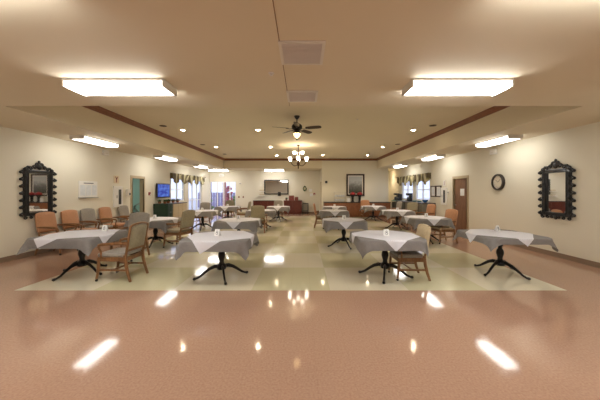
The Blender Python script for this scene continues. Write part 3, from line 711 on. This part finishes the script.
for z, l_ in ((1.52, 'upper'), (1.22, 'lower')):
    t = thing('shelf_ledge', f'{l_} small white ledge with items left of the back mirror', 'shelf', (-2.82, YB, z), 0)
    MB().box(-.2, .2, -.12, 0, -.02, .02).build('board', M['white'], t, smooth=False)
    MB().box(-.17, .17, -.018, -.002, .021, .1).build('backplate', M['cream_cab'], t, smooth=False)
# back wall mirror
t = thing('wall_mirror', 'wide black-framed mirror on the back wall above the sideboard', 'mirror', (-1.83, YB, 1.8), 0)
frame_box(t, 1.66, 1.0, .07, .05, M['gloss_black']); MB().box(-.76, .76, -.02, -.005, -.43, .43).build('mirror_glass', M['mirror'], t, smooth=False)
# framed landscape
t = thing('framed_picture', 'large dark-framed grey landscape on the partition wall', 'picture', (3.2, TY1, 1.9), 0)
frame_box(t, 1.1, 1.34, .09, .05, M['dark_frame']); MB().box(-.46, .46, -.02, -.005, -.58, .58).build('mat_board', M['housing'], t, smooth=False)
MB().box(-.40, .40, -.026, -.021, -.52, .52).build('print', picture_mat('grey_landscape_print', (188, 192, 194), (120, 122, 118), (70, 76, 60), (98, 98, 92), -.5, .5), t, smooth=False)
for y, l_ in ((11.5, 'nearer'), (11.98, 'farther')):
    t = thing('framed_picture', f'{l_} of two dark-framed pictures right of the window valance', 'picture', (XR, y, 1.52), -90, 'paired pictures on the right wall')
    frame_box(t, .44, .5, .05, .03, M['dark_frame']); MB().box(-.18, .18, -.015, -.003, -.21, .21).build('mat_board', M['paper'], t, smooth=False)
    MB().box(-.08, .08, -.02, -.016, -.12, .12).build('print', M['acrylic'], t, smooth=False)
# wreath
rng = random.Random(5)
t = thing('wall_wreath', 'dark green leafy ornament on the back wall by the partition', 'wreath', (.12, YB-.03, 1.7), 0)
b = MB(); b.sweep([(.1*math.cos(2*math.pi*k/16), 0, .14*math.sin(2*math.pi*k/16)) for k in range(16)], .02, 6, closed=True, up=(0, 1, 0)).build('ring', M['black'], t)
b = MB()
for k in range(26):
    a = rng.uniform(0, 6.28); b.blob((.1*math.cos(a), -.03, .14*math.sin(a)), .04, (1, .25, .5+rng.random()), 1)
b.build('leaves', M['leaf'], t)
# television
t = thing('television', 'wall-mounted television with lit blue screen on the left wall', 'television', (XL, 11.95, 1.55), 84)
t.location = (XL+.12, 11.95, 1.55)
MB().box(-.46, .46, -.06, 0, -.32, .32).build('casing', M['black'], t, smooth=False, bev=.01)
m = mat('lit_blue_screen', (20, 30, 90), .2, emit=(50, 80, 220), es=.7)
nt = m.node_tree; n = nt.nodes.new('ShaderNodeTexNoise'); n.inputs['Scale'].default_value = 4; n.inputs['Detail'].default_value = 4; rr = nt.nodes.new('ShaderNodeValToRGB')
rr.color_ramp.elements[0].color = (*lin((30, 44, 130)), 1); rr.color_ramp.elements[0].position = .4; rr.color_ramp.elements[1].color = (*lin((84, 120, 200)), 1); rr.color_ramp.elements[1].position = .7
nt.links.new(n.outputs['Fac'], rr.inputs[0]); nt.links.new(rr.outputs[0], nt.nodes['Principled BSDF'].inputs['Emission Color'])
MB().box(-.42, .42, -.064, -.0605, -.27, .28).build('screen', m, t, smooth=False)
MB().box(-.1, .1, .0, .1, -.1, .1).build('wall_bracket', M['black'], t, smooth=False)
# ------------------------------------------------------------------ cabinets
def cabinet(name, label, cat, loc, rz, w, d, h, nd, m, mt, hm='metal', drawers=False, group=None, legs=False):
    """front towards -Y, back at y=0"""
    t = thing(name, label, cat, loc, rz, group)
    MB().box(-w/2, w/2, -d, 0, .08, h-.04).box(-w/2+.03, w/2-.03, -d+.05, -.01, 0, .08).build('body', m, t, smooth=False)
    MB().box(-w/2-.015, w/2+.015, -d-.025, 0, h-.04, h).build('countertop', mt, t, smooth=False, bev=.006)
    dw = w/nd; zt = h-.06
    for k in range(nd):
        x0, x1 = -w/2+k*dw+.012, -w/2+(k+1)*dw-.012; z1 = zt
        if drawers:
            dr = MB().box(x0, x1, -d-.018, -d-.0005, zt-.16, zt).build('drawer', m, t, smooth=False, bev=.005)
            MB().blob(((x0+x1)/2, -d-.03, zt-.08), .014, sub=1).build('knob', M[hm], dr); z1 = zt-.18
        b = MB().box(x0, x1, -d-.018, -d-.0005, .1, z1).box(x0+.05, x1-.05, -d-.024, -d-.018, .15, z1-.05)
        dd = b.build('door', m, t, smooth=False, bev=.005)
        MB().blob((x1-.03 if k % 2 == 0 else x0+.03, -d-.03, (z1+.1)/2+.1), .014, sub=1).build('knob', M[hm], dd)
    return t
cabinet('cabinet', 'dark green cabinet under the television', 'cabinet', (XL+.02, 11.62, 0), 90, .46, .6, .98, 2, M['green_cab'], M['green_cab'])
cabinet('base_cabinet', 'cream base cabinet under the left window', 'cabinet', (XL+.02, 12.58, 0), 90, 1.38, .6, .98, 3, M['cream_cab'], M['counter'], drawers=True)
cabinet('base_cabinet', 'grey base cabinet under the nearer right window', 'cabinet', (XR-.02, 12.7, 0), -90, 1.9, .6, 1.0, 3, M['grey_cab'], M['counter'], drawers=True)
cabinet('base_cabinet', 'dark green cabinet under the farther right window', 'cabinet', (XR-.02, 14.32, 0), -90, 1.2, .6, 1.0, 2, M['dark_fab'], M['counter'])
cabinet('sideboard', 'tall mahogany sideboard under the back wall mirror, right end', 'sideboard', (-.68, YB-.02, 0), 0, 1.2, .5, .9, 2, M['mahog'], M['mahog'], 'brass')
cabinet('sideboard', 'long dark buffet at the left below the back wall mirror', 'sideboard', (-2.6, YB-.02, 0), 0, 1.45, .5, .9, 3, M['mahog'], M['dark_frame'], 'brass')
cabinet('serving_counter', 'long wooden serving counter with dark top below the landscape picture', 'counter', (3.2, TY1-.02, 0), 0, 3.9, .58, .88, 5, M['redwood'], M['gloss_black'], 'brass')
t = thing('side_table', 'small black side table right of the mahogany sideboard', 'table', (.16, YB-.25, 0), 0)
MB().box(-.2, .2, -.18, .18, .68, .71).build('tabletop', M['black'], t, smooth=False, bev=.004)
for sx in (-1, 1):
    for sy in (-1, 1): MB().box(sx*.175-.018, sx*.175+.018, sy*.155-.018, sy*.155+.018, 0, .68).build('leg', M['black'], t, smooth=False)
MB().box(-.17, .17, -.15, .15, .18, .2).build('shelf', M['black'], t, smooth=False)
# cart with teal top at the far right
t = thing('service_cart', 'teal-topped service cart at the far right corner', 'cart', (XR-.34, 15.45, 0), -90)
MB().box(-.4, .4, -.26, .26, .95, 1.0).build('tray_top', M['tealplastic'], t, smooth=False, bev=.01)
MB().box(-.38, .38, -.24, .24, .2, .9).build('bin_body', M['dark_fab'], t, smooth=False, bev=.01)
for sx in (-1, 1):
    for sy in (-1, 1):
        l_ = MB().box(sx*.385-.012, sx*.385+.012, sy*.25-.012, sy*.25+.012, .08, .95).build('post', M['metal'], t, smooth=False)
        MB().lathe([(.001, -.015), (.04, -.015), (.04, .015), (.001, .015)], 14, (sx*.385, sy*.25, .04), 'X').build('wheel', M['rubber'], l_)
def coffee(label, loc, rz, s=1):
    t = thing('coffee_maker', label, 'coffee maker', loc, rz, 'black coffee makers on the right side')
    MB().box(-.12*s, .12*s, -.16, .12, 0, .04).box(-.12*s, .12*s, .02, .12, .04, .3).box(-.12*s, .12*s, -.14, .12, .3, .4*s).build('body', M['black'], t, smooth=False, bev=.008)
    c = MB().lathe([(.06, .042), (.075, .08), (.07, .15), (.045, .19), (.05, .21)], 18, (0, -.065, 0)).build('carafe', M['tint'], t)
    MB().sweep([(.05, -.1, .17), (.09, -.14, .15), (.09, -.14, .09), (.06, -.11, .07)], .008, 6).build('handle', M['black'], c)
coffee('black coffee maker on the teal cart, left one', (XR-.36, 15.68, 1.0), -90)
coffee('black coffee maker on the teal cart, right one', (XR-.36, 15.22, 1.0), -90, .9)
coffee('black coffee maker on the dark cabinet between right windows', (XR-.3, 13.95, 1.0), -90, 1.05)
o = MB().lathe([(.05, 0), (.06, .01), (.11, .07), (.13, .13), (.12, .13), (.1, .07), (.05, .02), (.001, .018)], 22).build('glass_bowl', M['blue'], None); o.location = (XR-.3, 12.15, 1.0)
tag(o, 'round blue bowl on the near end of the grey counter', 'bowl')
for k, (y, l_) in enumerate(((12.75, 'low teal dish on the grey counter beside the blue bowl'), (13.3, 'low teal dish on the grey counter farther back'))):
    o = MB().lathe([(.06, 0), (.1, .03), (.12, .06), (.11, .06), (.001, .02)], 20).build('serving_dish', M['tealplastic'], None); o.location = (XR-.3, y, 1.0); tag(o, l_, 'dish', 'teal dishes on the right counter')
# plants along the left counter
def plant(label, loc, r, h, seed, name='potted_plant', m='leaf', grp='low plants on the left cabinets'):
    rng = random.Random(seed); t = thing(name, label, 'plant', loc, 0, grp)
    MB().lathe([(.05, 0), (.07, .09), (.062, .09), (.055, .07), (.001, .07)], 16).build('pot', M['pot'], t)
    b = MB()
    for k in range(34):
        a, e = rng.uniform(0, 6.28), rng.uniform(.15, 1.3); L = r*rng.uniform(.6, 1)
        tip = Vector((math.cos(a)*math.cos(e)*L, math.sin(a)*math.cos(e)*L, .08+math.sin(e)*h)); mid = tip*.55+Vector((0, 0, .05)); n_ = Vector((-math.sin(a), math.cos(a), 0))*.018
        v = [b.bm.verts.new(p) for p in ((0, 0, .07), mid+n_, tip, mid-n_)]; b.bm.faces.new(v)
    b.build('foliage', M[m], t, smooth=False, solid=.001, recalc=False)
plant('low leafy plant on the green cabinet, the one nearer the room', (XL+.42, 11.58, .98), .17, .12, 1)
plant('low leafy plant on the green cabinet, the one against the wall', (XL+.16, 11.62, .98), .17, .1, 2)
plant('low leafy plant on the cream cabinet, nearest the television', (XL+.3, 12.1, .98), .22, .12, 3)
plant('low leafy plant on the cream cabinet, middle one', (XL+.3, 12.55, .98), .22, .12, 4)
plant('low leafy plant on the cream cabinet, nearest the tall window', (XL+.3, 13.0, .98), .2, .1, 6)
# sideboard items
plant('small green plant on the mahogany sideboard', (-1.12, YB-.28, .9), .14, .14, 7, grp='plant on the sideboard')
def gift(label, loc, w, d, h, rz):
    t = thing('gift_box', label, 'box', loc, rz, 'red boxes on the sideboard')
    MB().box(-w/2, w/2, -d/2, d/2, 0, h).build('box_body', mat('dull_red_print', (132, 62, 54), .6, var=.35, scale=12), t, smooth=False, bev=.003)
    MB().box(-w/2-.004, w/2+.004, -d/2-.004, d/2+.004, h, h+.03).build('lid', M['pot'], t, smooth=False, bev=.003)
gift('patterned red box on the mahogany sideboard, larger one', (-.78, YB-.28, .9), .34, .24, .3, 4)
gift('small red box on the mahogany sideboard beside the larger one', (-.44, YB-.26, .9), .2, .2, .2, -8)
t = thing('telephone', 'black desk telephone at the left end of the mahogany sideboard', 'telephone', (-1.12+.0, YB-.02, 1.33), 0)
MB().box(-.1-.5, .1-.5, -.07, 0, -.13, .13).build('base', M['black'], t, smooth=False, bev=.008)
MB().box(-.09-.5, -.04-.5, -.11, -.071, -.12, .12).build('handset', M['black'], t, smooth=False, bev=.01)
t['label'] = 'black wall telephone below the back wall mirror'
# serving counter items
for k, x in enumerate((2.98, 3.4)):
    t = thing('beverage_dispenser', ('left' if k == 0 else 'right')+' black beverage dispenser with red top below the landscape picture', 'beverage dispenser', (x, TY1-.32, .88), 0, 'beverage dispensers on the serving counter')
    MB().lathe([(.11, 0), (.11, .03), (.07, .05), (.075, .3), (.12, .36), (.12, .42)], 20).build('body', M['black'], t)
    MB().lathe([(.15, .42), (.17, .45), (.16, .52), (.1, .57), (.03, .58), (.03, .62), (.001, .62)], 20).build('lid', M['red'], t)
    s_ = MB().sweep([(0, -.07, .12), (0, -.12, .12), (0, -.13, .08)], .012, 8).build('spigot', M['metal'], t)
t = thing('cup_rack', 'two-level wire rack of cups on the serving counter', 'rack', (2.2, TY1-.3, .88), 0)
b = MB()
for sx in (-.33, .33):
    for sy in (-.12, .12): b.sweep([(sx, sy, 0), (sx, sy, .6)], .006, 6)
for z in (.04, .3, .58):
    for sy in (-.12, -.06, 0, .06, .12): b.sweep([(-.33, sy, z), (.33, sy, z)], .004, 5)
    for sx in (-.33, .33): b.sweep([(sx, -.12, z), (sx, .12, z)], .005, 5)
b.build('wire_frame', M['metal'], t)
for lev, z in enumerate((.045, .305)):
    for k in range(5):
        o = MB().lathe([(.03, 0), (.045, .02), (.05, .12), (.046, .12), (.04, .03), (.001, .02)], 14).build('cup', M['acrylic'], None)
        o.location = (2.2-.24+k*.12, TY1-.3, .88+z); tag(o, 'pale cup on the wire rack on the serving counter', 'cup', 'cups on the wire rack')
o = MB().box(-.09, .09, -.004, .004, 0, .24).build('menu_card', M['card'], None, smooth=False); o.location = (2.72, TY1-.42, .88); tag(o, 'upright white card on the serving counter beside the dispensers', 'card')
# walker in the doorway
t = thing('wheeled_walker', 'silver and black wheeled walker inside the teal doorway', 'walker', (-7.3, 11.62, 0), -60)
b = MB()
for s in (-.25, .25):
    b.sweep([(s, -.3, .1), (s, -.2, .5), (s, -.05, .9), (s, .1, .98), (s, .2, .95)], .016, 8)
    b.sweep([(s, .3, .1), (s, .1, .55), (s, -.08, .8)], .014, 8)
b.sweep([(-.25, -.2, .5), (.25, -.2, .5)], .012, 8).sweep([(-.25, .1, .55), (.25, .1, .55)], .012, 8)
b.build('tube_frame', M['metal'], t)
MB().box(-.24, .24, -.16, .12, .56, .61).build('seat', M['black'], t, smooth=False, bev=.01)
MB().box(-.2, .2, -.3, -.2, .2, .48).build('basket', M['black'], t, smooth=False, bev=.01)
for sx in (-.25, .25):
    for sy in (-.3, .3): MB().lathe([(.001, -.014), (.085, -.014), (.1, 0), (.085, .014), (.001, .014)], 18, (sx, sy, .1), 'X').build('wheel', M['rubber'], t)
    MB().sweep([(sx, .18, .96), (sx, .32, .96)], .02, 8).build('grip', M['black'], t)
# ------------------------------------------------------------------ valances
def valance(label, loc, rz, L, n):
    t = thing('valance', label, 'valance', loc, rz)
    def hem(u):
        k = u*n; f = k-int(k) if k < n else 1
        return .27+.3*(1-abs(2*f-1))+.02*math.sin(u*40)
    def fn(i, j):
        x = -L/2+L*i; f = (i*n) % 1
        y = -.1-.025*math.sin(i*n*2*math.pi*3)*(.3+j)-.02*math.sin(i*55)*j
        return (x, y, -hem(i)*j+.02*math.sin(i*n*2*math.pi)*j)
    b = MB().grid(fn, n*16, 8)
    b.build('swag_fabric', M['valance'], t, solid=.008, recalc=False)
    MB().box(-L/2, L/2, -.09, 0, -.03, .0).box(-L/2, -L/2+.01, -.09, 0, -.28, -.03).box(L/2-.01, L/2, -.09, 0, -.28, -.03).build('mounting_board', M['valance'], t, smooth=False)
    b = MB()
    for k in range(n+1): b.blob((-L/2+.02+(L-.04)*k/n, -.13, -.02), .035, (1, .8, 1), 2)
    b.build('rosettes', M['valance'], t)
valance('olive and cream swag valance above the left windows', (XL, 15.0, 2.42), 90, 4.3, 5)
valance('olive and cream swag valance above the right windows', (XR, 14.25, 2.38), -90, 4.1, 5)
# ------------------------------------------------------------------ outside the glass
def shrub(label, loc, r, h, seed, m):
    rng = random.Random(seed); t = thing('shrub', label, 'shrub', loc, 0, 'shrubs outside the glass doors')
    MB().sweep([(0, 0, 0), (.03, 0, h*.5)], .04, 6).build('stem', M['pot'], t)
    b = MB()
    for k in range(60):
        a, z = rng.uniform(0, 6.28), rng.uniform(.15, 1); q_ = r*math.sqrt(rng.random())*(1.1-.5*z)
        b.blob((q_*math.cos(a), q_*math.sin(a), z*h), rng.uniform(.08, .17), (1, 1, .8), 1, rng, .25)
    b.build('foliage', M[m], t, smooth=False)
shrub('green shrub outside the left side of the glass doors', (-8.1, 22.3, -.12), .6, 1.1, 3, 'leafout')
shrub('red flowering shrub outside behind the glass doors', (-6.3, 22.2, -.12), .4, 2.0, 4, 'redleaf')
shrub('green shrub outside the right side of the glass doors', (-5.6, 23.0, -.12), .7, 1.2, 5, 'leafout')
for x, y, l_ in ((-6.1, 20.6, 'nearer'), (-8.6, 24.5, 'farther')):
    t = thing('patio_pillar', f'{l_} pale brick pillar on the patio outside the glass doors', 'pillar', (x, y, -.12), 0)
    MB().box(-.11, .11, -.11, .11, 0, 2.9).build('shaft', M['brick'], t, smooth=False)
    MB().box(-.15, .15, -.15, .15, 0, .12).box(-.15, .15, -.15, .15, 2.78, 2.9).build('trim', M['white'], t, smooth=False)
for x, y, l_ in ((-7.3, 20.9, 'left'), (-5.35, 21.6, 'right')):
    t = thing('patio_post', f'{l_} slim dark wooden post on the patio beyond the glass doors', 'post', (x, y, -.12), 0)
    MB().box(-.06, .06, -.06, .06, 0, 2.7).build('shaft', M['dark_frame'], t, smooth=False); MB().box(-.09, .09, -.09, .09, 2.6, 2.7).build('cap', M['white'], t, smooth=False)
t = thing('patio_fence', 'lilac-grey board fence beyond the patio', 'fence', (-7.5, 26.5, -.12), 0)
b = MB()
for k in range(24): b.box(-3+k*.25, -3+k*.25+.2, -.02, .02, 0, 1.5)
b.box(-3, 3, .02, .05, .3, .4).box(-3, 3, .02, .05, 1.1, 1.2).build('boards', mat('lilac_grey_fence', (150, 140, 170), .7, var=.1), t, smooth=False)
# ------------------------------------------------------------------ world, fill lamps, camera
w = bpy.data.worlds.new('World'); bpy.context.scene.world = w; w.use_nodes = True
bg = w.node_tree.nodes['Background']; bg.inputs['Color'].default_value = (.62, .7, 1, 1); bg.inputs['Strength'].default_value = 1.0
cam = bpy.data.cameras.new('camera'); co = bpy.data.objects.new('camera', cam); C.objects.link(co)
co.location = (0, 0, 1.535); co.rotation_euler = (R(90), 0, 0); cam.sensor_width = 36; cam.lens = 265/600*36; cam.shift_x = -3/600; cam.shift_y = -9/600
cam.clip_start = .05; cam.clip_end = 200
sc = bpy.context.scene; sc.camera = co
sc.view_settings.view_transform = 'Standard'; sc.view_settings.look = 'None'; sc.view_settings.exposure = .8; sc.view_settings.gamma = 1; sc.view_settings.use_curve_mapping = False
